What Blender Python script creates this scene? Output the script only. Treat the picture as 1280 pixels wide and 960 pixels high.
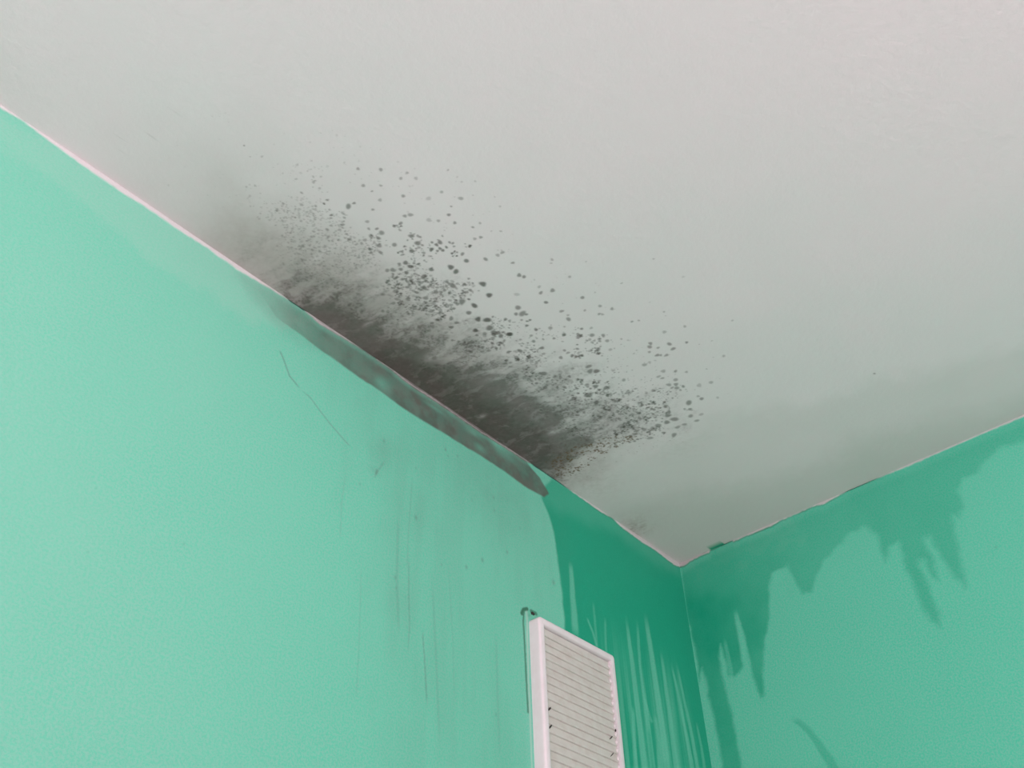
import bpy, math
import numpy as np
from mathutils import Matrix, Vector

C = bpy.context.scene
for o in list(bpy.data.objects):
    bpy.data.objects.remove(o)

# ------------------------------------------------------------------ camera, light, exposure
H = 2.5                                   # ceiling height; the room corner is at (0, 0, H)
R = np.array([[0.65981192, -0.75103428, -0.02440794],
              [0.48543855, 0.45082027, -0.74907309],
              [0.57358316, 0.48239879, 0.66203758]])      # rows: camera right, down, forward
CAM = np.array([-1.50679857, -0.84301697, H - 1.0])
FOC = 1200.0
cam = bpy.data.objects.new('camera', bpy.data.cameras.new('camera'))
C.collection.objects.link(cam)
cam.data.sensor_width = 36.0
cam.data.lens = FOC / 1280 * 36.0
cam.data.clip_start = 0.01
m = Matrix([[R[0][i], -R[1][i], -R[2][i], CAM[i]] for i in range(3)] + [[0, 0, 0, 1]])
cam.matrix_world = m
C.camera = cam

C.view_settings.view_transform = 'Standard'
C.view_settings.look = 'None'
C.view_settings.gamma = 1.0
C.view_settings.use_curve_mapping = False
C.view_settings.exposure = 0.09

world = bpy.data.worlds.new('overcast_sky'); C.world = world
world.use_nodes = True
bg = world.node_tree.nodes['Background']
bg.inputs[0].default_value = (1.0, 0.80, 0.88, 1)
bg.inputs[1].default_value = 1.0

RX, RY = -3.4, -3.0                       # far wall and window wall planes
WX0, WX1, WZ0, WZ1 = -3.0, -1.3, 0.85, 2.2  # window opening in the wall behind the camera


def area(name, loc, rot, sx, sy, power, col):
    l = bpy.data.lights.new(name, 'AREA'); l.shape = 'RECTANGLE'
    l.size = sx; l.size_y = sy; l.energy = power; l.color = col
    o = bpy.data.objects.new(name, l); C.collection.objects.link(o)
    o.location = loc; o.rotation_euler = rot
    return o


# daylight entering the window behind the camera
area('window_daylight', ((WX0 + WX1) / 2, RY - 0.25, (WZ0 + WZ1) / 2), (math.radians(90), 0, 0),
     WX1 - WX0 + 0.3, WZ1 - WZ0 + 0.3, 60.0, (1.0, 0.68, 0.795))
# fill lamp added low outside the window to brighten the ceiling
area('ceiling_fill', ((WX0 + WX1) / 2 - .2, RY - 1.0, 0.25), (math.radians(128), 0, 0), 2.4, 1.4, 285.0, (1.0, 0.68, 0.79))
area('right_wall_fill', (RX - 0.25, -1.55, 1.55), (0, math.radians(-90), 0), 1.5, 1.4, 42.0, (1.0, 0.68, 0.79))  # lamp added outside the far wall to lift the right wall

# ------------------------------------------------------------------ helpers: traced points onto surfaces
def ray(px, py):
    return R.T @ np.array([px - 640.0, py - 480.0, FOC])


def on_ceiling(px, py):
    d = ray(px, py); t = (H - CAM[2]) / d[2]; p = CAM + t * d
    return np.array([p[0], p[1]])


def on_left(px, py):                      # wall plane y = 0 -> (x, z)
    d = ray(px, py); t = (0 - CAM[1]) / d[1]; p = CAM + t * d
    return np.array([p[0], p[2]])


def on_right(px, py):                     # wall plane x = 0 -> (y, z)
    d = ray(px, py); t = (0 - CAM[0]) / d[0]; p = CAM + t * d
    return np.array([p[1], p[2]])


def tr(f, pts):
    return np.array([f(*p) for p in pts])


def scale_at(f, px, py):                  # metres per photo pixel at that place
    a = f(px, py); b = f(px + 1, py) - a; c = f(px, py + 1) - a
    return math.sqrt(abs(b[0] * c[1] - b[1] * c[0]))


# ------------------------------------------------------------------ helpers: noise and masks (metres)
def sm(t):
    t = np.clip(t, 0, 1); return t * t * (3 - 2 * t)


def vnoise(x, y, seed=0):
    xi = np.floor(x).astype(np.int64); yi = np.floor(y).astype(np.int64)
    fx = x - xi; fy = y - yi
    fx = fx * fx * (3 - 2 * fx); fy = fy * fy * (3 - 2 * fy)

    def h(a, b):
        n = (a * 374761393 + b * 668265263 + seed * 974634777) & 0xffffffff
        n = ((n ^ (n >> 13)) * 1274126177) & 0xffffffff
        n = (n ^ (n >> 16)) & 0xffff
        return n / 65535.0
    return ((h(xi, yi) * (1 - fx) + h(xi + 1, yi) * fx) * (1 - fy)
            + (h(xi, yi + 1) * (1 - fx) + h(xi + 1, yi + 1) * fx) * fy)


def fbm(x, y, s, octv=4, seed=0, gain=0.55):
    v = 0; a = 1; t = 0
    for k in range(octv):
        v = v + a * vnoise(x / s + 17.3 * k, y / s - 9.1 * k, seed + k); t += a
        a *= gain; s *= 0.5
    return v / t


def poly_mask(A, B, poly, feather, shift=0.0):
    """soft inside mask of a polygon; feather in metres, centred on its outline"""
    out = np.zeros(A.shape)
    lo = poly.min(0) - feather - 0.08; hi = poly.max(0) + feather + 0.08
    sel = (A > lo[0]) & (A < hi[0]) & (B > lo[1]) & (B < hi[1])
    a = A[sel]; b = B[sel]
    d2 = np.full(a.shape, 1e9); ins = np.zeros(a.shape, bool)
    n = len(poly)
    for i in range(n):
        p = poly[i]; q = poly[(i + 1) % n]; e = q - p
        L = e @ e + 1e-12
        t = np.clip(((a - p[0]) * e[0] + (b - p[1]) * e[1]) / L, 0, 1)
        d2 = np.minimum(d2, (a - p[0] - t * e[0]) ** 2 + (b - p[1] - t * e[1]) ** 2)
        if abs(q[1] - p[1]) > 1e-12:
            c = ((p[1] > b) != (q[1] > b)) & (a < (q[0] - p[0]) * (b - p[1]) / (q[1] - p[1]) + p[0])
            ins ^= c
    d = np.sqrt(d2) * np.where(ins, 1, -1) + shift
    out[sel] = sm(d / feather * 0.5 + 0.5)
    return out


def line_mask(A, B, pts, w0, w1, taper=True):
    """soft stroke along a polyline; half width w0 at its start to w1 at its end"""
    out = np.zeros(A.shape)
    W = max(w0, w1) * 2.5
    lo = pts.min(0) - W; hi = pts.max(0) + W
    sel = (A > lo[0]) & (A < hi[0]) & (B > lo[1]) & (B < hi[1])
    a = A[sel]; b = B[sel]; r = np.zeros(a.shape)
    n = len(pts) - 1
    for i in range(n):
        p = pts[i]; e = pts[i + 1] - p; L = e @ e + 1e-12
        t = np.clip(((a - p[0]) * e[0] + (b - p[1]) * e[1]) / L, 0, 1)
        d = np.sqrt((a - p[0] - t * e[0]) ** 2 + (b - p[1] - t * e[1]) ** 2)
        u = (i + t) / n
        w = w0 + (w1 - w0) * u
        k = sm(1.6 - d / w)
        if taper:
            k = k * sm(u * 6) * sm((1 - u) * 6)
        r = np.maximum(r, k)
    out[sel] = r
    return out


def axis(a0, a1, d0, d1, fine, coarse):
    """sample positions: coarse outside d0..d1, fine inside"""
    parts = []
    if d0 > a0: parts.append(np.linspace(a0, d0, max(2, int((d0 - a0) / coarse)))[:-1])
    parts.append(np.linspace(d0, d1, int((d1 - d0) / fine)))
    if a1 > d1: parts.append(np.linspace(d1, a1, max(2, int((a1 - d1) / coarse)))[1:])
    return np.concatenate(parts)


def surface(name, us, vs, to3, masks, mat, back, flip=False):
    """plaster surface as one mesh: a fine front grid plus a slab behind it"""
    nu, nv = len(us), len(vs)
    U, V = np.meshgrid(us, vs)
    P = to3(U, V).reshape(-1, 3)
    idx = np.arange(nu * nv).reshape(nv, nu)
    q = np.stack([idx[:-1, :-1], idx[:-1, 1:], idx[1:, 1:], idx[1:, :-1]], -1).reshape(-1, 4)
    if flip: q = q[:, ::-1]
    cor = [idx[0, 0], idx[0, -1], idx[-1, -1], idx[-1, 0]]
    Bk = P[cor] + np.array(back)
    n0 = len(P); Fr = P[cor].copy()
    P = np.vstack([P, Fr, Bk])
    f, b = n0, n0 + 4
    ex = [[b, b + 3, b + 2, b + 1]] + [[f + i, b + i, b + (i + 1) % 4, f + (i + 1) % 4] for i in range(4)]
    q = np.vstack([q, np.array(ex)])
    me = bpy.data.meshes.new(name)
    me.vertices.add(len(P)); me.vertices.foreach_set('co', P.astype(np.float32).ravel())
    me.loops.add(len(q) * 4); me.loops.foreach_set('vertex_index', q.astype(np.int32).ravel())
    me.polygons.add(len(q)); me.polygons.foreach_set('loop_start', (np.arange(len(q)) * 4).astype(np.int32))
    me.update(calc_edges=True)
    for k, v in masks.items():
        at = me.attributes.new(k, 'FLOAT', 'POINT')
        at.data.foreach_set('value', np.concatenate([v.reshape(-1), np.zeros(8)]).astype(np.float32))
    me.materials.append(mat)
    o = bpy.data.objects.new(name, me); C.collection.objects.link(o)
    o['kind'] = 'structure'
    return o


# ------------------------------------------------------------------ materials
class Mat:
    def __init__(s, name, rough=0.6, spec=0.5):
        s.m = bpy.data.materials.new(name); s.m.use_nodes = True
        s.t = s.m.node_tree; s.n = s.t.nodes; s.l = s.t.links
        s.b = s.n['Principled BSDF']
        s.b.inputs['Roughness'].default_value = rough
        s.b.inputs['Specular IOR Level'].default_value = spec

    def rgb(s, c):
        n = s.n.new('ShaderNodeRGB'); n.outputs[0].default_value = (*c, 1); return n.outputs[0]

    def mix(s, f, a, b, mode='MIX'):
        n = s.n.new('ShaderNodeMix'); n.data_type = 'RGBA'; n.blend_type = mode
        for i, v in ((0, f), (6, a), (7, b)):
            if isinstance(v, (int, float)): n.inputs[i].default_value = v
            elif isinstance(v, tuple): n.inputs[i].default_value = (*v, 1)
            else: s.l.new(v, n.inputs[i])
        return n.outputs[2]

    def attr(s, k):
        n = s.n.new('ShaderNodeAttribute'); n.attribute_name = k; return n.outputs['Fac']

    def co(s):
        return s.n.new('ShaderNodeTexCoord').outputs['Object']

    def noise(s, scale, detail=3, rough=0.5):
        n = s.n.new('ShaderNodeTexNoise'); n.inputs['Scale'].default_value = scale
        n.inputs['Detail'].default_value = detail; n.inputs['Roughness'].default_value = rough
        s.l.new(s.co(), n.inputs['Vector']); return n.outputs['Fac']

    def ramp(s, v, a, b, lo=0.0, hi=1.0):
        n = s.n.new('ShaderNodeMapRange'); s.l.new(v, n.inputs[0])
        for i, x in enumerate((a, b, lo, hi)): n.inputs[i + 1].default_value = x
        return n.outputs[0]

    def bump(s, h, strength, dist):
        n = s.n.new('ShaderNodeBump'); n.inputs['Strength'].default_value = strength
        n.inputs['Distance'].default_value = dist; s.l.new(h, n.inputs['Height'])
        s.l.new(n.outputs[0], s.b.inputs['Normal'])

    def base(s, c):
        if isinstance(c, tuple): s.b.inputs['Base Color'].default_value = (*c, 1)
        else: s.l.new(c, s.b.inputs['Base Color'])


MOULD = (0.045, 0.050, 0.038)
CEIL_WHITE = (0.80, 0.79, 0.785)
GREEN_WET = (0.002, 0.325, 0.18)


def mould_color(M):
    g = M.mix(M.ramp(M.noise(28, 3), 0.42, 0.60), (0.086, 0.079, 0.066), (0.068, 0.080, 0.060))
    return g


def white_paint(M):
    c = M.mix(M.ramp(M.noise(5, 3), 0.35, 0.65), (0.815, 0.79, 0.79), (0.78, 0.785, 0.775))
    return M.mix(M.ramp(M.noise(420, 2), 0.3, 0.7, 0, 0.10), c, (0.66, 0.66, 0.65))


def ceiling_material():
    M = Mat('white_ceiling_paint', 0.75, 0.25)
    c = white_paint(M)
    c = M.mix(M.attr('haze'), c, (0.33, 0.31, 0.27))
    c = M.mix(M.attr('damp_bounce'), c, (0.25, 0.36, 0.27))  # damp stain tint that also carries green bounce light
    c = M.mix(M.attr('mould'), c, mould_color(M))
    c = M.mix(M.attr('rust'), c, (0.135, 0.085, 0.035))
    c = M.mix(M.attr('overpaint'), c, (0.03, 0.40, 0.24))
    M.base(c)
    M.bump(M.noise(90, 4, 0.6), 0.15, 0.004)
    return M.m


def wall_material():
    M = Mat('green_wall_paint', 0.55, 0.25)
    g = M.mix(M.ramp(M.noise(340, 3, 0.8), 0.42, 0.58), (0.060, 0.58, 0.365), (0.170, 0.56, 0.41))
    g = M.mix(M.ramp(M.noise(6, 3), 0.35, 0.65, 0, 0.25), g, (0.13, 0.59, 0.405))
    g = M.mix(M.attr('pale'), g, (0.36, 0.62, 0.50))
    w = M.mix(M.ramp(M.noise(300, 3, 0.7), 0.35, 0.7), GREEN_WET, (0.010, 0.35, 0.205))
    g = M.mix(M.attr('wet'), g, w)
    g = M.mix(M.attr('dirt'), g, (0.10, 0.20, 0.15))
    g = M.mix(M.attr('mould'), g, M.mix(M.ramp(M.noise(35, 3), 0.42, 0.60), (0.105, 0.102, 0.086), (0.082, 0.110, 0.088)))
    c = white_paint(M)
    c = M.mix(0.65, c, (0.47, 0.56, 0.52))            # lap of ceiling paint, coloured darker to offset stronger light on the wall
    c = M.mix(M.attr('soil_shade'), c, mould_color(M))
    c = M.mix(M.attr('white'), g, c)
    c = M.mix(M.attr('seam'), c, (0.035, 0.16, 0.09))
    M.base(c)
    M.bump(M.noise(160, 3, 0.6), 0.18, 0.0025)
    return M.m


MC = ceiling_material()
MW = wall_material()


def plain(name, col, rough=0.5, spec=0.4, var=0.06, scale=40):
    M = Mat(name, rough, spec)
    c2 = tuple(x * (1 - var * 2) for x in col)
    M.base(M.mix(M.ramp(M.noise(scale, 3), 0.3, 0.7), col, c2))
    return M.m


# ------------------------------------------------------------------ ceiling with its mould
us = axis(RX - 0.15, 0.01, -1.25, -0.08, 0.0011, 0.012)
vs = axis(RY - 0.1, 0.01, -0.60, 0.01, 0.0011, 0.012)
U, V = np.meshgrid(us, vs)
wx = (fbm(U, V, 0.05, 4, 11) - 0.5) * 0.06
wy = (fbm(U, V, 0.05, 4, 12) - 0.5) * 0.06
fx = (fbm(U, V, 0.015, 3, 13) - 0.5) * 0.016
fy = (fbm(U, V, 0.015, 3, 14) - 0.5) * 0.016
UA, VA = U + wx + fx, V + wy + fy

dirv = on_ceiling(600, 350) - on_ceiling(540, 383); dirv /= np.linalg.norm(dirv)   # way the ceiling was wiped
sa = U * dirv[0] + V * dirv[1]; sb = -U * dirv[1] + V * dirv[0]
streak = fbm(sa / 2.0 + wx * .5, sb + wy * .5, 0.014, 5, 21, .65)          # long soft strokes
fine = fbm(sa / 1.3, sb, 0.0055, 3, 22, 0.75)


def cp(pts):
    # outlines that end at the wall are carried a little past it, so the growth meets the wall
    return tr(on_ceiling, [(x - 28, y + 42) if y > 132 + .675 * x - 20 and x < 715 else (x, y) for x, y in pts])


E0 = [(120, 200), (60, 160)]
edge_low = [(705, 596), (690, 592), (600, 540), (500, 470), (400, 405), (340, 365)]
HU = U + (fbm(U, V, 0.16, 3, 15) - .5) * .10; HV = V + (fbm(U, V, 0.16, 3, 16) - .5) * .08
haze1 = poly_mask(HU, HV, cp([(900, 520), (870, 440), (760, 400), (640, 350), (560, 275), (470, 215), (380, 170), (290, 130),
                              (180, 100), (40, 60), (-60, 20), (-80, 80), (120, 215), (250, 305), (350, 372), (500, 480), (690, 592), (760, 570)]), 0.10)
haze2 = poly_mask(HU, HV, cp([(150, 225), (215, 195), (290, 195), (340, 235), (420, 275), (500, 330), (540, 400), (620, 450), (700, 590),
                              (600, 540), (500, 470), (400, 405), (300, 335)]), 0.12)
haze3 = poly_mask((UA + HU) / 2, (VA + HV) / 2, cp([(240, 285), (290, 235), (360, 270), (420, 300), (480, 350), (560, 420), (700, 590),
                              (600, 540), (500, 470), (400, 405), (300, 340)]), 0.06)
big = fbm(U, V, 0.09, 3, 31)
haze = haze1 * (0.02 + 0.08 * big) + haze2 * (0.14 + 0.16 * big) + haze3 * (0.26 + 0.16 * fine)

# dark growth: nested soft outlines, broken up by the strokes
gB = poly_mask(UA, VA, cp([(300, 325), (330, 290), (380, 300), (430, 320), (480, 325), (540, 350), (575, 352), (600, 395), (640, 430),
                           (690, 430), (750, 455), (760, 485), (830, 490), (865, 525), (840, 538), (775, 558), (710, 592), (600, 545), (500, 475), (400, 408)]), 0.028)
gC = poly_mask(UA, VA, cp([(330, 352), (375, 335), (430, 345), (480, 360), (520, 388), (590, 425), (640, 445), (690, 455),
                           (715, 490), (755, 505), (800, 520), (790, 540), (745, 556), (710, 590), (600, 545), (500, 475), (400, 408)]), 0.022)
gD = poly_mask(UA, VA, cp([(352, 372), (410, 375), (450, 392), (505, 420), (560, 455), (610, 463), (650, 485), (690, 508), (705, 530), (738, 548),
                           (715, 575), (700, 590), (600, 548), (500, 478), (400, 410)]), 0.022)
gE = poly_mask(UA, VA, cp([(430, 424), (480, 425), (540, 462), (600, 495), (650, 520), (682, 540), (692, 570), (690, 585), (600, 545), (500, 478)]), 0.02)
st = sm((streak - 0.30) / 0.36); fn = sm((fine - 0.28) / 0.44)
grain = sm((fbm(U, V, 0.0035, 2, 23, .8) - .35) / .4)                 # single specks run together
grow = gB * (0.03 + 0.26 * st * (.35 + .65 * grain)) + gC * (0.23 + 0.26 * st * (0.5 + 0.25 * fn + .25 * grain)) + gD * (0.40 + 0.04 * fn) + gE * 0.14
grow = np.minimum(grow, .78 + .12 * gE + .04 * fn)
# wiped, lighter patches inside the growth
for (x, y, ra, rb, k) in [(548, 441, 20, 7, .42), (575, 345, 26, 9, .35), (552, 383, 16, 8, .6), (400, 320, 24, 6, .5), (430, 300, 20, 6, .4),
                          (460, 405, 8, 3, .3), (484, 406, 5, 4, .4), (512, 400, 16, 7, .35), (505, 398, 14, 8, .3), (680, 458, 26, 5, .55), (722, 479, 28, 5, .45),
                          (715, 530, 22, 3, .35), (660, 478, 20, 6, .25), (785, 505, 18, 6, .25), (730, 520, 22, 5, .25), (585, 435, 14, 8, .25),
                          (465, 368, 16, 9, .35), (620, 470, 18, 5, .2), (690, 425, 20, 6, .4), (440, 350, 26, 6, .25), (603, 520, 5, 3, .3), (692, 540, 6, 3, .3)]:
    c = on_ceiling(x, y); s = scale_at(on_ceiling, x, y)
    da = ((U - c[0]) * dirv[0] + (V - c[1]) * dirv[1]) / (ra * s)
    db = (-(U - c[0]) * dirv[1] + (V - c[1]) * dirv[0]) / (rb * s)
    g = np.exp(-(da ** 2 + db ** 2)) * k * (0.5 + fn)
    grow = grow * (1 - np.clip(g, 0, 1)); haze = haze * (1 - 0.5 * np.clip(g, 0, 1))
mould = np.clip(grow, 0, 0.93)
# damp tide mark along both walls, with corner shade and green bounce painted in
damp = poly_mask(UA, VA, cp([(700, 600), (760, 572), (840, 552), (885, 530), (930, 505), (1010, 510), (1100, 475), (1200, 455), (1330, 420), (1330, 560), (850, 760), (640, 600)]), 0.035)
corner_bounce = poly_mask(UA, VA, cp([(760, 640), (840, 620), (960, 600), (1060, 560), (1150, 530), (1330, 490), (1330, 560), (850, 760)]), 0.05)
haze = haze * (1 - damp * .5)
damp_bounce = damp * (.10 + .06 * big) + corner_bounce * .16

SP = """447.5 211 1.8 .5;476 212 2 .55;454 232 2 .5;476 232 1.5 .45;465 239 1.3 .45;377 241 1.5 .45;409 250 1.5 .6;405 254.5 1.4 .7;435.5 258 3 .65;442.5 254 1.7 .6
414 269 1.6 .65;414 272.5 1.2 .5;466 262 1.6 .5;475 250 2 .4;428 266 1.6 .4;392 227.5 1.8 .4;377 256 1.8 .4;394 262 1.8 .3;471 286 1.8 .6;477 291 2.8 .6;464 295 2.4 .6;473 297.5 2.2 .6
474 307 2.6 .6;462 311 1.8 .6;464 316 1.8 .5;476 316 2 .6;409 287 1.8 .5;414 282 1.6 .4;459 277 2 .45;461 286 1.6 .5;437 299 2 .5;456 300 2 .4;363 291 1.6 .3;504 245 2 .55;552 240 1.8 .4
576 248 2.4 .45;564 258 1.2 .5;561 268.5 1.9 .65;568.5 278.5 1.8 .6;548 276 1.8 .45;600 279 1.5 .4;591 284 1.5 .5;626 289 1.3 .35;506 270 2 .55;513 268.5 2.5 .5;536 275 2.5 .3;497.5 284 4 .6
501 279 2 .6;514 295 2.6 .65;522 304 3 .7;505.6 308 1.4 .7;515 314 2.5 .7;528 306.5 1.4 .6;493 306 2.5 .6;501.5 316 3 .5;539 312 2.3 .75;540 303 1.5 .65;545.6 306 2 .75;550 303 2.5 .7
548 300 1.3 .5;558 309 1.6 .75;550 310.6 1.8 .75;553.5 313 1.8 .75;562 303 1.5 .6;566 304 1.5 .6;567.5 308 1.3 .55;585 307 3.2 .5;593.5 298.5 1.8 .45;601 296.6 1.8 .55;569 317.5 3.5 .6
578 317.5 2 .65;628 315.6 2 .5;622 319 2 .45;553 295 1.2 .5;509 216 1.6 .4;501 223 1.8 .45;520 223 2 .3;560 212.5 1.3 .35;594 226.6 1.2 .3;535.6 248 2.5 .25;625 258 1.2 .3;618.5 246 1 .25
507 328.5 2.6 .75;513 333 2.6 .8;523 330 1.7 .75;517.5 329 1.5 .6;499 330 1.8 .6;539 337 2.4 .75;529.6 346 3 .7;508 341 2.2 .75;501 336.6 2.2 .6;491 337.5 2.6 .6;484 338 2.2 .55
563.5 334 3.1 .8;570 339.4 2.9 .8;583 326 2.5 .75;607 324 2.2 .6;603.5 355 3.3 .82;611.5 369 3 .85;593 382 3 .85;566 357 3.2 .7;530 360 3 .65;545 365 2.4 .65;521 365.6 2 .65;555.6 362.5 2 .6
579 368 4.5 .6;587.5 362.5 1.8 .6;584 365 1.6 .6;565 368 4.5 .4;567.5 376 3 .6;577.5 377 3.5 .7;586 374 1.5 .7;572 380 2 .6;597.5 399 3 .85;609 400 3.4 .85;586 391 2.6 .7;554 397 3 .6
564 398 2.4 .6;539 389 2.4 .6;532 384 3 .5;547 400 2 .6;616 396 1.3 .6;632 399 1.8 .6;637 401 1.6 .5;612 410 3.5 .7;617.5 415.6 3 .75;623 416 2.4 .7;637 417.5 2.5 .8;594 413 2.6 .7
564 409 2.2 .7;571 403.5 2 .6;509 359 2 .6;495 364 2.6 .5;500 379 3 .6;492 379 2 .5;510 374 2.4 .5;522 373 3 .5;532 372.5 2.6 .6;496 374 2 .5;641 328.5 1.7 .55;649 344 2.3 .65;655 346 2 .65
690 324.5 1.6 .4;689 329 1.2 .3;712 346 1.6 .45;674 358.5 1.8 .35;676 366 2 .6;690.6 363 2.4 .6;682.5 378 2 .7;646 368 2.4 .25;647.5 384.6 2.8 .65;645 392.5 2 .65;653 392 3.4 .65;658 393 1.6 .65
662.5 400 1.4 .7;659 401.5 1.3 .7;658.5 407 1.7 .7;652 400 1.4 .5;670 412 1.9 .7;688 410 2.2 .5;702 389 2 .55;728 372 2 .6;731 388 1.4 .45;710.6 399 2.4 .6;710 394 1.4 .4;750 382.5 1.8 .5
765 386 1.8 .55;749 392.5 1.6 .55;753 393 1.5 .45;777 354 1.2 .35;727 411 1.6 .65;739 410 1.6 .4;790 402 1.4 .5;798.5 400.6 1.2 .4;705 418 2 .6;724 419 3 .5;740 419 2.4 .6;754 419.5 2 .6
664 419.5 1.6 .5;679 418.5 1 .5;732.5 327 .9 .3;637 418 2.8 .8;626 420 2.4 .75;617 418 2.2 .7;595 413 2 .6;596 419 1.7 .6;606 417 2 .5;589 428 2.4 .6;580 430 2.2 .6;627.5 429 4 .5
635.6 440 1.9 .65;650 438.5 2.4 .7;677 435 2.2 .7;667 426.5 1.8 .6;679 424 1.3 .5;692.5 423 1.5 .6;705 419 1.8 .55;645.6 447 2.4 .6;647.5 450.6 3 .6;660 446 3 .6;679 467 3.2 .7
705.6 438 1.6 .55;701 447 2 .6;715.6 460.6 1.6 .5;724 420 3 .45;759 426 2 .5;763 437 1.8 .35;744 437.5 4 .5;747 441 3 .6;723.5 446 3 .5;718 445 3 .5;710 441 1.7 .5;736 458 2.5 .6
737.5 464 2.8 .65;745.6 464 2.8 .75;744 476.6 3.5 .6;744.5 483 2.5 .7;724 476 3.5 .6;733.6 481 2 .55;735 494 3.4 .7;717 498.5 2.4 .6;745.6 503 2.6 .7;759.4 494.5 1.8 .7;757 485 2.4 .65
779.7 475 1.9 .5;766.4 463 1.6 .35;805.5 456 2.2 .45;812 453 1.6 .3;813 429.4 2 .6;812 433.6 2.2 .6;822.6 434.7 1.5 .5;811.7 440 1.5 .5;821.6 444 2 .6;826 444 1.4 .5;833 444 1.9 .55
836.7 430 2.2 .6;841.4 436 2.2 .6;858.3 428 1.5 .65;856 408 1.6 .4;830.5 415 2 .35;829 464 2.2 .4;844.5 464 1.7 .5;858 465 1.5 .4;828 472.7 1.6 .5;822.6 471 1.6 .4;844.5 474.7 2.2 .5
845 480.5 2.2 .55;836 481 2.2 .5;846 485 2.2 .55;840 484.7 1.5 .5;854 483 1.7 .6;850.5 487.5 1.4 .45;888.75 478 2 .4;874 481.6 2.4 .3;877 498.4 2 .6;872.7 495.3 1.5 .4;861 503.4 3 .65
862.5 511.4 1.7 .6;863.3 520 2.2 .55;871 525.8 2 .5;876.6 518 2 .35;855.5 530.5 2 .5;847 534 2.2 .5;842.5 543.75 2.6 .6;829.7 541 1.8 .6;833.6 527.8 2.6 .65;843 524 3.2 .65;835 519.5 2.4 .65
832 508 2.2 .6;836 515 2 .6;822.6 532 2.8 .6;815.6 536 2.5 .5;830.5 502.3 1.6 .5;817 488 2 .45;814 504 3.5 .5;785 490.6 2.5 .45;808 491.4 1.6 .4;812.5 547.6 2.4 .5;794.5 542.5 2 .5
788 545.3 2 .5;897 497 1.5 .3;769.5 541 3 .6;785 526 4 .4;797.6 525 3.5 .4;808 524 3 .4;794 534 3.4 .5;804.7 536.7 2.4 .55;799 516.4 1.8 .6;781 509 3 .4;770 500 4 .4;758.6 509.4 3 .5
768 523 4 .4;817 323.6 1.2 .3;854 346 1.4 .2;904.6 445 1.6 .35;915.5 400.6 1.2 .3;890 426 1 .25;830 389.7 1.2 .35;305 182 1 .6;1093 467 1.2 .5;152 173 1 .3"""
spots = [tuple(map(float, s.split())) for s in SP.replace('\n', ';').split(';')]
rng = np.random.default_rng(5)


def inside(p, poly):
    r = False; n = len(poly)
    for i in range(n):
        a = poly[i]; b = poly[(i + 1) % n]
        if (a[1] > p[1]) != (b[1] > p[1]) and p[0] < (b[0] - a[0]) * (p[1] - a[1]) / (b[1] - a[1]) + a[0]: r = not r
    return r


def scatter(poly, n, r0, r1, k0, k1, clump=0.0, seed=0):
    """small spots spread over a patch (metres), gathered in clumps"""
    g = np.random.default_rng(seed); P = tr(on_ceiling, poly); lo = P.min(0); hi = P.max(0); out = []; tries = 0
    while len(out) < n and tries < 200000:
        tries += 1
        p = lo + g.random(2) * (hi - lo)
        if not inside(p, P): continue
        if clump and g.random() > sm(np.array((fbm(np.array([p[0]]), np.array([p[1]]), 0.035, 3, 77)[0] - 0.5 + (1 - clump) * .3) * 5 + .3)): continue
        u = g.random() ** 2.2
        out.append((p[0], p[1], (r0 + (r1 - r0) * u), k0 + (k1 - k0) * g.random()))
    return out


S = []
for (x, y, r, k) in spots:
    c = on_ceiling(x, y); s = scale_at(on_ceiling, x, y)
    if r >= 3 and k <= .6:                # a patch of run-together specks, not one disc
        for q in range(int(3.2 * r)):
            a = rng.random() * 6.28; e = math.sqrt(rng.random()) * r * 1.25 * s
            S.append((c[0] + math.cos(a) * e, c[1] + math.sin(a) * e, (.6 + 1.0 * rng.random()) * s, k * (.7 + .6 * rng.random())))
    else:
        S.append((c[0], c[1], r * s, min(1, k * 1.05)))
mm = 0.001
# fine specks left of the growth, on the growth's upper side, in the middle, and on its right
S += scatter([(300, 190), (400, 200), (470, 250), (480, 320), (430, 330), (350, 300), (310, 260)], 300, .7 * mm, 1.7 * mm, .12, .34, .6, 1)
S += scatter([(330, 260), (400, 260), (470, 290), (480, 350), (420, 370), (350, 330)], 500, .6 * mm, 1.5 * mm, .12, .38, .5, 12)
S += scatter([(345, 240), (470, 270), (480, 325), (440, 355), (380, 330), (340, 300)], 300, .8 * mm, 2.0 * mm, .15, .42, .7, 2)
S += scatter([(380, 150), (520, 200), (620, 240), (660, 330), (560, 290), (450, 240)], 70, .6 * mm, 1.5 * mm, .1, .3, .3, 3)
S += scatter([(440, 270), (520, 290), (590, 350), (640, 410), (560, 420), (480, 360)], 330, .8 * mm, 2.3 * mm, .25, .6, .9, 4)
S += scatter([(480, 345), (560, 350), (620, 410), (690, 440), (620, 460), (520, 410)], 420, .9 * mm, 2.5 * mm, .3, .6, .8, 5)
S += scatter([(640, 445), (690, 432), (750, 420), (765, 500), (870, 510), (850, 530), (770, 560), (700, 540)], 650, .9 * mm, 2.6 * mm, .3, .65, .7, 6)
S += scatter([(630, 410), (720, 400), (800, 430), (880, 490), (880, 520), (800, 500), (720, 440)], 90, .7 * mm, 1.8 * mm, .25, .5, .6, 7)
S += scatter([(760, 490), (830, 480), (870, 520), (830, 545), (760, 560)], 220, .8 * mm, 2.2 * mm, .3, .6, .7, 8)
S += scatter([(600, 300), (700, 330), (820, 380), (920, 460), (900, 540), (820, 460), (700, 390)], 60, .5 * mm, 1.4 * mm, .12, .35, .2, 9)
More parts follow.
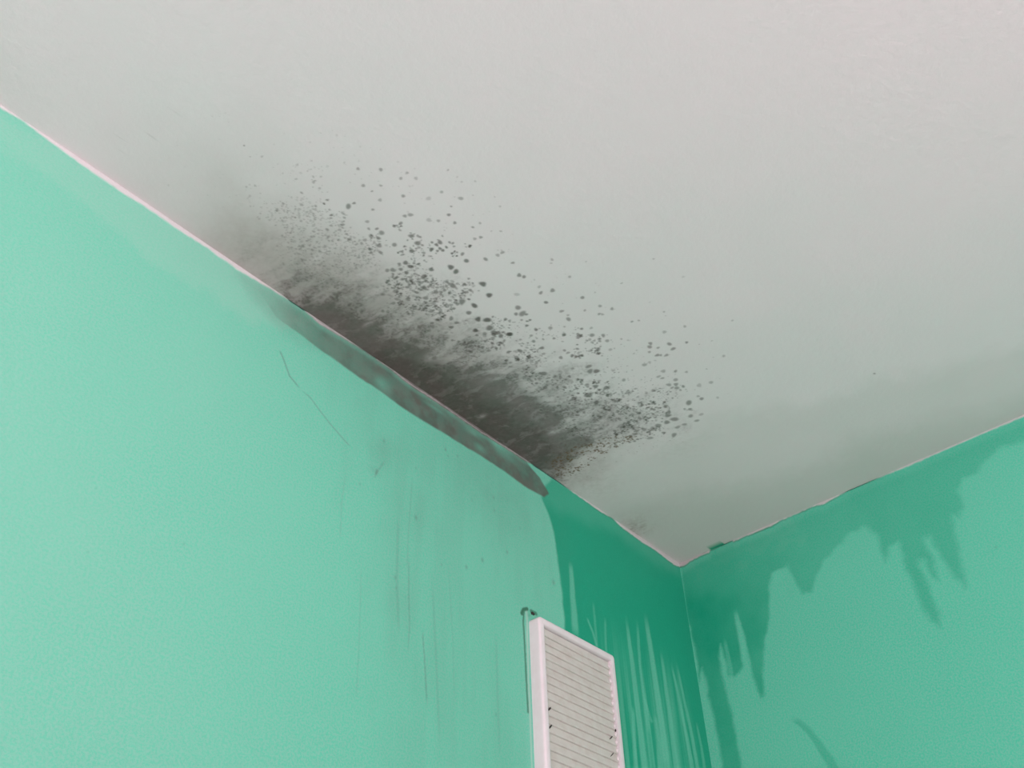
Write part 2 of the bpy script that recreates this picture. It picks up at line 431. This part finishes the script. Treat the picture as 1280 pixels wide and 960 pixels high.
S += scatter([(60, 130), (250, 110), (400, 170), (380, 240), (280, 260), (180, 220)], 60, .6 * mm, 1.3 * mm, .06, .18, .2, 10)
S += scatter([(420, 330), (560, 390), (700, 470), (760, 540), (700, 580), (560, 500), (420, 390)], 500, 1.0 * mm, 3.0 * mm, .15, .4, .6, 11)


S += scatter([(430, 300), (560, 330), (640, 400), (760, 440), (860, 500), (840, 530), (700, 540), (560, 460), (440, 360)], 900, .5 * mm, 1.3 * mm, .15, .45, .8, 13)


def splat(M, S, seed):
    g = np.random.default_rng(seed)
    for (x, y, r, k) in S:
        r *= 1.02
        ph = g.random() * 6.28; e = 1 + .25 * g.random(); a3 = .12 * g.random(); p3 = g.random() * 6.28
        i0, i1 = np.searchsorted(us, [x - 1.8 * r, x + 1.8 * r]); j0, j1 = np.searchsorted(vs, [y - 1.8 * r, y + 1.8 * r])
        if i1 <= i0 or j1 <= j0: continue
        dx = us[None, i0:i1] - x; dy = vs[j0:j1, None] - y
        qa = (dx * math.cos(ph) + dy * math.sin(ph)) / e; qb = (-dx * math.sin(ph) + dy * math.cos(ph)) * e
        d = np.sqrt(qa ** 2 + qb ** 2) / (r * (1 + a3 * np.sin(3 * np.arctan2(qb, qa) + p3)))
        w = sm((1.5 - d) / 0.9) * k
        cur = M[j0:j1, i0:i1]
        M[j0:j1, i0:i1] = cur + (1 - cur) * w * 0.92


splat(mould, S, 3)
mould = np.clip(mould, 0, 0.97)

rust = np.zeros(U.shape)
RS = scatter([(692, 592), (690, 575), (715, 560), (760, 545), (800, 545), (760, 565), (735, 582), (706, 600)], 330, .8 * mm, 2.1 * mm, .35, .85, .5, 20)
RS += scatter([(680, 578), (700, 550), (760, 535), (745, 560), (700, 585)], 60, .8 * mm, 1.8 * mm, .2, .5, .5, 22)
RS += scatter([(700, 590), (760, 560), (850, 545), (860, 552), (780, 572), (760, 600), (720, 615)], 70, .5 * mm, 1.3 * mm, .12, .35, .3, 21)
splat(rust, RS, 4)
rustfog = poly_mask(UA, VA, cp([(690, 590), (700, 565), (750, 548), (800, 546), (770, 570), (740, 600), (705, 602)]), 0.02)
rust = np.clip(rust + 0.16 * rustfog, 0, .85)
for (x, y, r, k) in [(792, 663, 12, .22), (795, 655, 20, .08), (740, 605, 30, .08), (845, 555, 30, .05)]:
    c = on_ceiling(x, y); s = scale_at(on_ceiling, x, y) * r
    rust = np.clip(rust + k * np.exp(-((U - c[0]) ** 2 + (V - c[1]) ** 2) / s ** 2) * (.4 + 1.2 * fn), 0, .9)

over = poly_mask(U, V, cp([(880, 700), (886, 689), (890, 681), (896, 678), (903, 678.5), (909, 681), (918, 679), (925, 690)]), 0.0012)
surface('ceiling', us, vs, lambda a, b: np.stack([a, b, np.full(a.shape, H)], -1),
        {'mould': mould, 'haze': np.clip(haze, 0, .8), 'rust': rust, 'damp_bounce': damp_bounce, 'overpaint': over}, MC, (0, 0, 0.12), flip=True)

# ------------------------------------------------------------------ left wall (behind the grille)
us = axis(RX - 0.15, 0.012, -1.72, 0.012, 0.0015, 0.02)
vs = axis(0.0, H, 1.70, H, 0.0013, 0.03)
U, V = np.meshgrid(us, vs)
wx = (fbm(U, V, 0.03, 4, 41) - 0.5); wy = (fbm(U, V, 0.03, 4, 42) - 0.5)
JX = (fbm(U, V, 0.006, 3, 43) - 0.5)


def lp(pts): return tr(on_left, pts)


PL = lp([(-60, 98), (0, 135), (30, 153), (60, 176), (100, 205), (130, 226), (155, 243), (180, 258), (200, 272), (223, 288), (258, 310),
         (263, 313), (272, 321), (287, 330), (295, 337), (320, 351), (350, 369), (375, 384), (400, 406), (420, 418), (455, 439),
         (485, 460), (515, 484), (542, 501), (600, 541), (632, 561), (657, 577), (672, 584), (685, 593), (700, 602), (708, 610),
         (722, 620), (740, 633), (752, 641), (765, 648), (775, 658), (787, 667), (802, 678), (817, 687), (830, 697), (842, 706), (849, 709)])
PL = PL[np.argsort(PL[:, 0])]
zl = np.minimum(np.interp(U, PL[:, 0], PL[:, 1]), H + .0006) + (vnoise(U / 0.006, U * 0, 5) - .5) * 0.0012
zl = np.where(U < PL[0, 0], H - 0.006, zl)
dz = V - zl                                       # above zero: ceiling paint lapped onto the wall
white = sm(dz / 0.0016 + 0.5)

band = poly_mask(U + wx * .006, V + wy * .005, lp([(325, 340), (322, 362), (345, 396), (398, 436), (450, 472), (500, 507), (560, 545), (600, 570), (632, 590),
                                                   (655, 608), (680, 621), (686, 616), (674, 596), (664, 585), (656, 574), (645, 560), (500, 455), (380, 372)]), 0.0025)
soft = poly_mask(U + wx * .03, V + wy * .03, lp([(290, 320), (300, 350), (340, 400), (400, 440), (400, 360)]), 0.02)
xs0 = lp([(330, 375), (400, 420), (480, 480), (600, 560), (672, 605)])[:, 0]
amt = np.interp(U, xs0, [.30, .76, .90, .94, .86])
bn = fbm(U, V, 0.02, 4, 51)
mould = band * amt * (0.86 + 0.16 * sm((bn - .3) / .4))
mould = np.maximum(mould, soft * .2)
for (x, y, rx, ry, k) in [(478, 480, 11, 9, .45), (396, 440, 12, 8, -.0), (600, 560, 9, 5, .4), (630, 567, 14, 5, .5), (622, 556, 10, 5, .5), (590, 540, 12, 4, .45), (545, 511, 16, 3, .4)]:
    c = on_left(x, y); s = scale_at(on_left, x, y)
    g = np.exp(-(((U - c[0]) / (rx * s)) ** 2 + ((V - c[1]) / (ry * s)) ** 2))
    mould *= (1 - k * g * (.4 + 1.1 * bn))
# green paint edge less overgrown right under the ceiling paint
mould *= 1 - 0.30 * sm((dz + 0.011) / 0.008) * sm((-dz) / 0.001 + .5)

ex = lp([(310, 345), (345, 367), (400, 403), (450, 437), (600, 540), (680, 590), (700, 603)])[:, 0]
soil_shade = np.interp(U, ex, [0, .22, .55, .8, .9, .8, .25]) * (0.8 + .3 * bn)
lip = sm((dz - 0.0004) / 0.0008) * sm((0.0036 - dz) / 0.0012)        # raised bead of the paint lap, its highlight painted as less soil
soil_shade = soil_shade * (1 - 0.38 * lip)

wetp = lp([(690, 598), (681, 606), (677, 622), (685, 640), (692, 665), (697, 700), (702, 738), (706, 770), (706, 1200), (1000, 1200), (860, 720), (849, 695)])
wet = poly_mask(U + wx * .006, V + wy * .006, wetp, 0.004) 
top = poly_mask(U + wx * .02, V + wy * .02, lp([(640, 560), (680, 625), (700, 640), (770, 668), (849, 720), (849, 690)]), 0.02)
wet = wet * (1 - 0.22 * top)
# dried-out vertical runs
for pts, a, b, k in [([(713, 700), (716, 745), (720, 800)], 1.6, 2.8, .60), ([(733, 770), (741, 790), (747, 812)], .8, 1.1, .45), ([(741, 750), (744, 780), (748, 830)], .8, 1.1, .3),
                     ([(756, 770), (757, 800), (759, 830)], .8, 1, .35), ([(782, 765), (789, 820), (798, 890), (806, 960), (812, 1010)], 1.2, 3.4, .55),
                     ([(796, 770), (800, 830), (808, 890), (812, 920)], 1, 1.6, .4), ([(806, 762), (813, 810), (822, 870), (830, 925), (836, 980)], 1.6, 3.4, .6),
                     ([(826, 810), (831, 850), (838, 900), (846, 960), (850, 1000)], 1.1, 2.6, .5), ([(838, 825), (846, 860), (855, 905), (864, 950), (870, 990)], .9, 2.0, .5),
                     ([(845, 825), (853, 865), (862, 905), (872, 960), (878, 1000)], .9, 2.0, .5), ([(791, 880), (793, 920), (796, 1000)], 1.2, 2, .45),
                     ([(818, 890), (824, 930), (828, 1000)], 1.2, 3, .45), ([(805, 870), (812, 895), (816, 905)], 1, 1.6, .35), ([(870, 900), (877, 935), (884, 980)], .8, 1.6, .4)]:
    P = lp(pts); s = scale_at(on_left, *pts[0])
    wet = wet * (1 - k * line_mask(U + wx * .003, V, P, a * s * 1.5, b * s * 1.5))
low = sm((2.30 - V) / 0.16) * sm((U + 0.32) / 0.05) * sm((-.03 - U) / .04)
colr = vnoise(U / 0.008, V / 0.5, 61) * .6 + vnoise(U / 0.0035, V / 0.25, 62) * .4
wet = wet * (1 - low * .45 * sm((colr - .25) / .5))
wet *= 0.95

pale = poly_mask(U + wx * .05, V + wy * .05, lp([(-60, 90), (-60, 150), (60, 240), (180, 330), (330, 420), (400, 420), (340, 340)]), 0.03) * .40
pale = np.maximum(pale, .15 + .12 * sm((-U - .75) / .5) * (.6 + .8 * fbm(U, V, .12, 3, 55)))      # window sheen painted in as paler colour, stronger at far left
# dull grey wash spreading under the mould band
wash = poly_mask(U + wx * .10, V + wy * .10, lp([(500, 508), (400, 440), (430, 560), (470, 660), (480, 820), (500, 1000), (650, 1000), (650, 780), (700, 740), (690, 640), (600, 575)]), 0.10)
vs1 = fbm(U, V / 7, 0.02, 4, 63)
dirt = wash * (0.06 + 0.07 * sm((vs1 - .35) / .35))
for (x, y, rx, ry, k) in [(478, 570, 14, 18, .16), (492, 560, 18, 12, .10), (520, 640, 30, 30, .10), (500, 740, 22, 60, .10), (600, 600, 60, 40, .10), (470, 590, 7, 5, .15), (640, 640, 40, 40, .08)]:
    c = on_left(x, y); s = scale_at(on_left, x, y)
    dirt += k * np.exp(-(((U - c[0]) / (rx * s)) ** 2 + ((V - c[1]) / (ry * s)) ** 2)) * (.5 + fbm(U, V, .02, 3, 71))
for (x, y, r, k) in [(603, 700, 1.8, .5), (583, 709, 1.6, .5), (692, 728, 2, .45), (634, 690, 1.4, .4), (520, 647, 2, .4), (471, 589, 1.8, .35), (480, 551, 1.5, .35), (557, 562, 1.2, .5),
                     (572, 570, 1.2, .3), (552, 706, 1, .4), (494, 722, 1.6, .35), (495, 735, 1.2, .3), (620, 893, 1.2, .35), (617, 622, 1.2, .3), (618, 638, 1.2, .3), (560, 570, 1, .3), (450, 605, 1.2, .3),
                     (470, 592, 1.2, .3), (520, 585, 1, .3), (590, 625, 1.2, .2), (650, 660, 1.2, .2), (120, 610, 1, .2), (180, 660, 1, .2), (110, 690, 1.5, .15), (230, 680, 1.6, .2)]:
    c = on_left(x, y); s = scale_at(on_left, x, y) * r
    dirt += k * np.exp(-((U - c[0]) ** 2 + ((V - c[1]) * .7) ** 2) / s ** 2)
for pts, w, k in [([(349, 436), (354, 448), (362, 470), (377, 488)], .9, .55), ([(375, 486), (388, 497), (398, 511), (412, 529), (432, 552), (440, 560)], .8, .42),
                  ([(511, 690), (511, 745), (512, 778), (510, 820)], .8, .30), ([(528, 785), (531, 830), (534, 885)], .9, .38), ([(516, 590), (511, 660), (508, 720)], .8, .16),
                  ([(432, 590), (427, 630), (425, 680)], .9, .14), ([(452, 700), (449, 800), (445, 880)], .9, .14), ([(560, 700), (566, 800), (568, 880)], .9, .12), ([(482, 575), (471, 590), (468, 598)], 1.2, .2),
                  ([(498, 640), (496, 720), (499, 800)], 1.6, .16), ([(540, 720), (545, 820), (550, 940)], 1.4, .14), ([(620, 790), (622, 870), (625, 950)], 1.4, .12)]:
    s = scale_at(on_left, *pts[1])
    dirt = dirt + k * line_mask(U + JX * .001, V, lp(pts), w * s, w * s)
seam = np.zeros(U.shape)
for pts, w, k in [([(655, 764), (654, 775), (656, 810), (658, 850), (660, 890)], 1.1, .8), ([(652, 767), (654, 762), (659, 761)], 1.7, .95), ([(664, 764), (670, 767)], 1.8, .8)]:
    s = scale_at(on_left, *pts[0])
    seam = np.maximum(seam, k * line_mask(U + JX * .0012, V, lp(pts), w * s, w * s, False))
# thin dark line directly under the ceiling paint near the corner
seam = np.maximum(seam, .30 * sm(1.4 - np.abs(dz + .0012) / .0012) * sm((U + .36) / .1))
# sealant smeared around the grille, lighter than the paint
pale = np.maximum(pale, .75 * line_mask(U + wx * .002, V, lp([(658, 763), (659, 780), (661, 860), (665, 960), (668, 1010)]), .0022, .0016, False))

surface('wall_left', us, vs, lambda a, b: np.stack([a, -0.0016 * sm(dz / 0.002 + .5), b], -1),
        {'white': white, 'mould': np.clip(mould, 0, .95), 'soil_shade': np.clip(soil_shade, 0, .95), 'wet': np.clip(wet, 0, 1), 'pale': np.clip(pale, 0, 1),
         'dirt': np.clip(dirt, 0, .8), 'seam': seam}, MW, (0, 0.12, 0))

# ------------------------------------------------------------------ right wall
us = axis(RY - 0.1, 0.012, -0.78, 0.012, 0.0015, 0.02)
vs = axis(0.0, H, 1.85, H, 0.0013, 0.03)
U, V = np.meshgrid(us, vs)
wx = (fbm(U, V, 0.02, 4, 81) - 0.5); wy = (fbm(U, V, 0.02, 4, 82) - 0.5)


def rp(pts): return tr(on_right, pts)


PR = rp([(849, 709), (855, 708), (863, 702), (875, 696), (887, 691), (889, 684), (892, 674), (902, 672), (912, 674), (917, 677.5), (934, 670), (962, 659), (974, 652),
         (995, 643), (1015, 634), (1031, 630), (1045, 622), (1067, 609), (1100, 597), (1145, 579), (1185, 561), (1225, 544), (1280, 521), (1340, 494)])
PR = PR[np.argsort(PR[:, 0])]
zr = np.minimum(np.interp(U, PR[:, 0], PR[:, 1]), H + .0008) + (vnoise(U / 0.006, U * 0, 6) - .5) * 0.0012
dz = V - zr
white = sm(dz / 0.0016 + 0.5)
w1 = poly_mask(U + wx * .008, V + wy * .012, rp([(849, 690), (855, 760), (866, 800), (874, 852), (877, 835), (882, 850), (888, 880), (896, 915), (905, 960), (912, 1010), (930, 1010), (926, 960), (922, 930),
                                                 (914, 890), (906, 858), (899, 820), (901, 806), (906, 820), (911, 845), (918, 846), (925, 842), (929, 830), (925, 808), (920, 780), (921, 768), (927, 785),
                                                 (934, 815), (942, 850), (950, 871), (955, 868), (953, 840), (956, 800), (962, 765), (961, 735), (966, 716), (985, 706), (991, 722), (1003, 741), (1015, 738),
                                                 (1019, 722), (1030, 700), (1050, 680), (1050, 600)]), 0.0055)
w2 = poly_mask(U + wx * .012, V + wy * .02, rp([(1000, 600), (1000, 700), (1020, 705), (1045, 682), (1065, 664), (1085, 660), (1096, 668), (1101, 690), (1108, 702), (1112, 684), (1121, 676), (1130, 700), (1140, 728), (1150, 755), (1163, 779),
                                                (1175, 787), (1173, 766), (1161, 735), (1152, 712), (1150, 700), (1158, 704), (1165, 722), (1173, 726), (1168, 705), (1160, 686), (1156, 672), (1163, 668), (1175, 695), (1188, 714),
                                                (1200, 725), (1207, 738), (1205, 715), (1199, 690), (1192, 662), (1188, 645), (1196, 648), (1205, 636), (1198, 615), (1205, 600), (1225, 588), (1245, 565), (1290, 545), (1290, 480)]), 0.008)
n1 = fbm(U, V, 0.05, 3, 83)
tone = np.interp(U, rp([(1250, 620), (1100, 650), (1030, 680), (960, 740), (850, 760)])[:, 0], [.40, .48, .40, .60, .80])
wet = np.maximum(w1, w2) * tone * (.85 + .3 * n1)
corner_dark = poly_mask(U + wx * .02, V + wy * .03, rp([(849, 735), (900, 745), (960, 740), (945, 860), (905, 830), (880, 830), (860, 800)]), 0.03)
wet = wet * (1 + .22 * corner_dark)
wet = wet * (1 - .4 * sm((dz + .022) / .018))
for pts, a, b, k in [([(905, 796), (913, 835), (922, 900)], 1.2, 2, .5), ([(918, 760), (928, 800), (936, 840)], 1.5, 2.8, .6), ([(921, 770), (926, 800), (930, 830)], 1, 2, .3), ([(851, 715), (858, 770), (868, 830)], 1.2, 1.2, .35)]:
    s = scale_at(on_right, *pts[0])
    wet = wet * (1 - k * line_mask(U, V, rp(pts), a * s * 1.5, b * s * 1.5))
arc = rp([(985, 898), (1000, 904), (1012, 915), (1025, 932), (1036, 950), (1052, 975), (1060, 1000)])
s = scale_at(on_right, 1010, 920)
wet = np.maximum(wet, .42 * line_mask(U + wx * .004, V, arc, 1.4 * s, 7 * s))
wet = np.maximum(wet, .30 * line_mask(U + wx * .004, V, arc + np.array([-.002, .003]), 2 * s, 3 * s))
pale = .12 * poly_mask(U + wx * .1, V + wy * .1, rp([(850, 705), (1000, 640), (1000, 670), (880, 720)]), 0.01)
seam = .5 * sm(1.4 - np.abs(dz + .0010) / .0013) * np.interp(U, rp([(1120, 590), (1050, 620), (860, 705)])[:, 0], [.0, .8, 1.0]) * (.5 + vnoise(U / .02, U * 0, 9))
for (x, y, r, k) in [(996, 645, 1.2, .0), (1015, 700, 1, .2), (1245, 684, 1.6, .25)]:
    c = on_right(x, y); q = scale_at(on_right, x, y) * r
    seam = np.maximum(seam, k * np.exp(-((U - c[0]) ** 2 + (V - c[1]) ** 2) / q ** 2))
zero = np.zeros(U.shape)
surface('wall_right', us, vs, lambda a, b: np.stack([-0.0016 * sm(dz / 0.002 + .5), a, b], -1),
        {'white': white, 'mould': zero, 'soil_shade': zero + .22 + .2 * sm((U + .25) / .2), 'wet': np.clip(wet, 0, 1), 'pale': pale, 'dirt': zero, 'seam': np.clip(seam, 0, 1)},  # lap darkened towards the corner, shade put into its colour
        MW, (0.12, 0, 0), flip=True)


# ------------------------------------------------------------------ rest of the room (behind the camera)
def mesh_obj(name, verts, faces, mat, parent=None, smooth=False, bevel=0.0):
    me = bpy.data.meshes.new(name); me.from_pydata([tuple(v) for v in verts], [], faces); me.update()
    me.materials.append(mat)
    if smooth:
        me.polygons.foreach_set('use_smooth', [True] * len(me.polygons))
    o = bpy.data.objects.new(name, me); C.collection.objects.link(o)
    if parent: o.parent = parent
    if bevel:
        b = o.modifiers.new('bevel', 'BEVEL'); b.width = bevel; b.segments = 2
    return o


def boxes(lst):
    V_, F_ = [], []
    for (x0, x1, y0, y1, z0, z1) in lst:
        b = len(V_)
        V_ += [(x0, y0, z0), (x1, y0, z0), (x1, y1, z0), (x0, y1, z0), (x0, y0, z1), (x1, y0, z1), (x1, y1, z1), (x0, y1, z1)]
        F_ += [tuple(b + i for i in f) for f in ((0, 3, 2, 1), (4, 5, 6, 7), (0, 1, 5, 4), (1, 2, 6, 5), (2, 3, 7, 6), (3, 0, 4, 7))]
    return V_, F_


def struct(name, lst, mat, bevel=0.0):
    o = mesh_obj(name, *boxes(lst), mat, bevel=bevel); o['kind'] = 'structure'; return o


wall_plain = plain('pale_wall_paint', (0.80, 0.76, 0.77), 0.6, 0.3, .04, 60)
struct('floor', [(RX - .15, .12, RY - .1, .12, -0.1, 0)], plain('brown_laminate', (0.55, 0.47, 0.43), .4, .4, .2, 8))
struct('wall_far', [(RX - .15, RX, RY, -2.25, 0, H), (RX - .15, RX, -.85, 0, 0, H), (RX - .15, RX, -2.25, -.85, 0, .85), (RX - .15, RX, -2.25, -.85, 2.25, H)], wall_plain)
struct('wall_window_side', [(RX, WX0, RY - .1, RY, 0, H), (WX1, 0, RY - .1, RY, 0, H), (WX0, WX1, RY - .1, RY, 0, WZ0), (WX0, WX1, RY - .1, RY, WZ1, H)], wall_plain).name = 'wall_back'
wp = plain('white_window_plastic', (0.82, 0.82, 0.82), .35, .5, .02)
fr = .06; xm = (WX0 + WX1) / 2
struct('window_1', [(WX0, WX0 + fr, RY - .08, RY - .02, WZ0, WZ1), (WX1 - fr, WX1, RY - .08, RY - .02, WZ0, WZ1),
                    (WX0 + fr, WX1 - fr, RY - .08, RY - .02, WZ0, WZ0 + fr), (WX0 + fr, WX1 - fr, RY - .08, RY - .02, WZ1 - fr, WZ1),
                    (xm - .04, xm + .04, RY - .08, RY - .02, WZ0 + fr, WZ1 - fr)], wp)
struct('added_window', [(RX - .1, RX - .04, -2.25, -2.19, .85, 2.25), (RX - .1, RX - .04, -.91, -.85, .85, 2.25), (RX - .1, RX - .04, -1.58, -1.52, .91, 2.19),
                    (RX - .1, RX - .04, -2.19, -.91, .85, .91), (RX - .1, RX - .04, -2.19, -.91, 2.19, 2.25)], wp)  # unseen window added for more light on the right wall
struct('trim_1', [(WX0 - .05, WX1 + .05, RY, RY + .16, WZ0 - .035, WZ0)], wp)
struct('baseboard_left', [(RX, 0, -.015, 0, 0, .07)], wp)
struct('baseboard_right', [(-.015, 0, RY, -.015, 0, .07)], wp)

# ------------------------------------------------------------------ ventilation grille on the left wall
VX0, VX1 = -0.4830, -0.2920               # frame's outer sides
VZ1 = H - 0.3045; VZ0 = VZ1 - 0.262       # its top and bottom
D = 0.0200                                # how far it stands off the wall
root = bpy.data.objects.new('ventilation_grille', None); C.collection.objects.link(root)
root.location = ((VX0 + VX1) / 2, 0, VZ0)
root['label'] = 'white plastic ventilation grille with slanted slats on the green wall below the mould'
root['category'] = 'vent'
hw = (VX1 - VX0) / 2; hh = VZ1 - VZ0


def vent_material(name, col, grime):
    M = Mat(name, 0.38, 0.5)
    c = M.mix(M.ramp(M.noise(60, 4, .6), .42, .75, 0, grime), col, (0.42, 0.36, 0.30))
    M.base(c); return M.m


m_frame = vent_material('white_grille_plastic', (0.72, 0.74, 0.73), .12)
m_slat = vent_material('dusty_slat_plastic', (0.60, 0.63, 0.57), .35)
m_dark = plain('duct_darkness', (0.05, 0.045, 0.04), .9, .1)  # dark colour standing in for the shade inside the duct
m_grime = plain('black_dust', (0.05, 0.05, 0.045), .95, .1)


def ring_profile(prof, r, n=6):
    """sweep a profile (inset, height) round a rectangle with rounded corners"""
    V_, F_ = [], []
    path = []
    for cx, cz, a0 in ((hw - r, hh - r, 0), (-hw + r, hh - r, 90), (-hw + r, r, 180), (hw - r, r, 270)):
        for i in range(n + 1):
            a = math.radians(a0 + 90 * i / n); path.append((cx, cz, math.cos(a), math.sin(a)))
    k = len(prof); N = len(path)
    for (cx, cz, ca, sa_) in path:
        for (ins, h) in prof:
            rr = r - ins
            if rr >= 0: V_.append((cx + ca * rr, -h, cz + sa_ * rr))
            else:
                sx = 1 if cx > 0 else -1; sz = 1 if cz > hh / 2 else -1
                V_.append((cx + sx * rr, -h, cz + sz * rr))
    for i in range(N):
        j = (i + 1) % N
        for a in range(k - 1):
            F_.append((i * k + a, i * k + a + 1, j * k + a + 1, j * k + a))
    return V_, F_


prof = [(0, 0), (0, D * .80), (.0006, D * .90), (.0018, D * .97), (.0036, D), (.0100, D), (.0118, D * .97), (.0128, D * .9), (.0132, D * .80), (.0135, .004), (.0135, 0)]
frame = mesh_obj('frame', *ring_profile(prof, .0075), m_frame, root, smooth=True)
frame['label'] = 'moulded white frame with rounded edges'
back = mesh_obj('back_plate', *boxes([(-hw + .0132, hw - .0132, -.0030, -.0010, .0132, hh - .0132)]), m_dark, root)
back['label'] = 'dark plate painted as the unlit duct behind the slats'

# slats: each one a sloping blade, all moulded in one panel, with little end lugs on the right
V_, F_ = [], []
pitch = .0122; z = .0145; iw = hw - .0135
n = 0
while z + pitch < hh - .012:
    # blade cross-section in (y, z): outer lip low, inner edge high
    sec = [(-D * .84, z), (-D * .88, z + .0010), (-D * .87, z + .0022), (-D * .74, z + pitch * 1.12), (-D * .64, z + pitch * 1.12), (-D * .76, z + .0002)]
    b = len(V_)
    for x in (-iw, iw):
        V_ += [(x, y, zz) for y, zz in sec]
    k = len(sec)
    for i in range(k):
        j = (i + 1) % k; F_.append((b + i, b + j, b + k + j, b + k + i))
    F_.append(tuple(b + i for i in range(k))[::-1]); F_.append(tuple(b + k + i for i in range(k)))
    z += pitch; n += 1
slats = mesh_obj('slats', V_, F_, m_slat, root)
slats['label'] = 'dusty grey-white sloping slats'
# round lugs where the slats meet the right side of the frame
V_, F_ = [], []
for i in range(n):
    zc = .0145 + pitch * i + pitch * .45; yc = -D * .86; xr = iw - .0012
    b = len(V_); m_ = 8
    for t, rr in ((-.0022, .0016), (-.0012, .0029), (.0004, .0033), (.0016, .0030)):
        for q in range(m_):
            a = 6.2832 * q / m_; V_.append((xr + t, yc + math.cos(a) * rr * .7, zc + math.sin(a) * rr * 1.0))
    for r_ in range(3):
        for q in range(m_):
            F_.append((b + r_ * m_ + q, b + r_ * m_ + (q + 1) % m_, b + (r_ + 1) * m_ + (q + 1) % m_, b + (r_ + 1) * m_ + q))
    F_.append(tuple(b + q for q in range(m_))[::-1]); F_.append(tuple(b + 3 * m_ + q for q in range(m_)))
lugs = mesh_obj('slat_lugs', V_, F_, m_frame, root, smooth=True)
lugs['label'] = 'row of small white lugs along the right side'


def clump(pts, r, parent, seed):
    """one irregular crumb of dust along a short line"""
    g = np.random.default_rng(seed); V_, F_ = [], []; m_ = 7; K = len(pts)
    for i, p in enumerate(pts):
        rr = r * (1.0 if 0 < i < K - 1 else .45)
        for q in range(m_):
            a = 6.2832 * q / m_; e = rr * (.8 + .5 * g.random())
            V_.append((p[0] + math.cos(a) * e, p[1], p[2] + math.sin(a) * e * .9)) if abs(pts[-1][1] - pts[0][1]) > .0015 else \
                V_.append((p[0] + math.cos(a) * e * .8, p[1] + math.sin(a) * e * .6, p[2] + math.cos(a + 1.9) * e * .8))
    for i in range(K - 1):
        for q in range(m_):
            F_.append((i * m_ + q, i * m_ + (q + 1) % m_, (i + 1) * m_ + (q + 1) % m_, (i + 1) * m_ + q))
    F_.append(tuple(range(m_))[::-1]); F_.append(tuple((K - 1) * m_ + q for q in range(m_)))
    o = mesh_obj('dust_crumb', V_, F_, m_grime, parent, smooth=True)
    return o


def on_front(px, py, d):                  # point of the grille's front at stand-off d, in the grille's frame
    v = ray(px, py); t = (-d - CAM[1]) / v[1]; p = CAM + t * v
    return (p[0] - root.location[0], p[1], p[2] - root.location[2])


for i, (a, b, r, d) in enumerate([((685, 888), (689, 884), .0016, D * .84), ((686, 911), (690, 906), .0016, D * .84), ((769, 912), (770, 914), .0016, D * .93),
                                  ((762, 924), (766, 920), .0010, D * .84), ((763, 946), (767, 941), .0010, D * .84), ((664, 765.5), (668, 768), .0022, D * .6), ((766, 826), (768, 829), .0020, D * .85)]):
    p, q = np.array(on_front(*a, d)), np.array(on_front(*b, d))
    clump([p, p * .66 + q * .34, p * .34 + q * .66, q], r, root, i)

print('scene built')
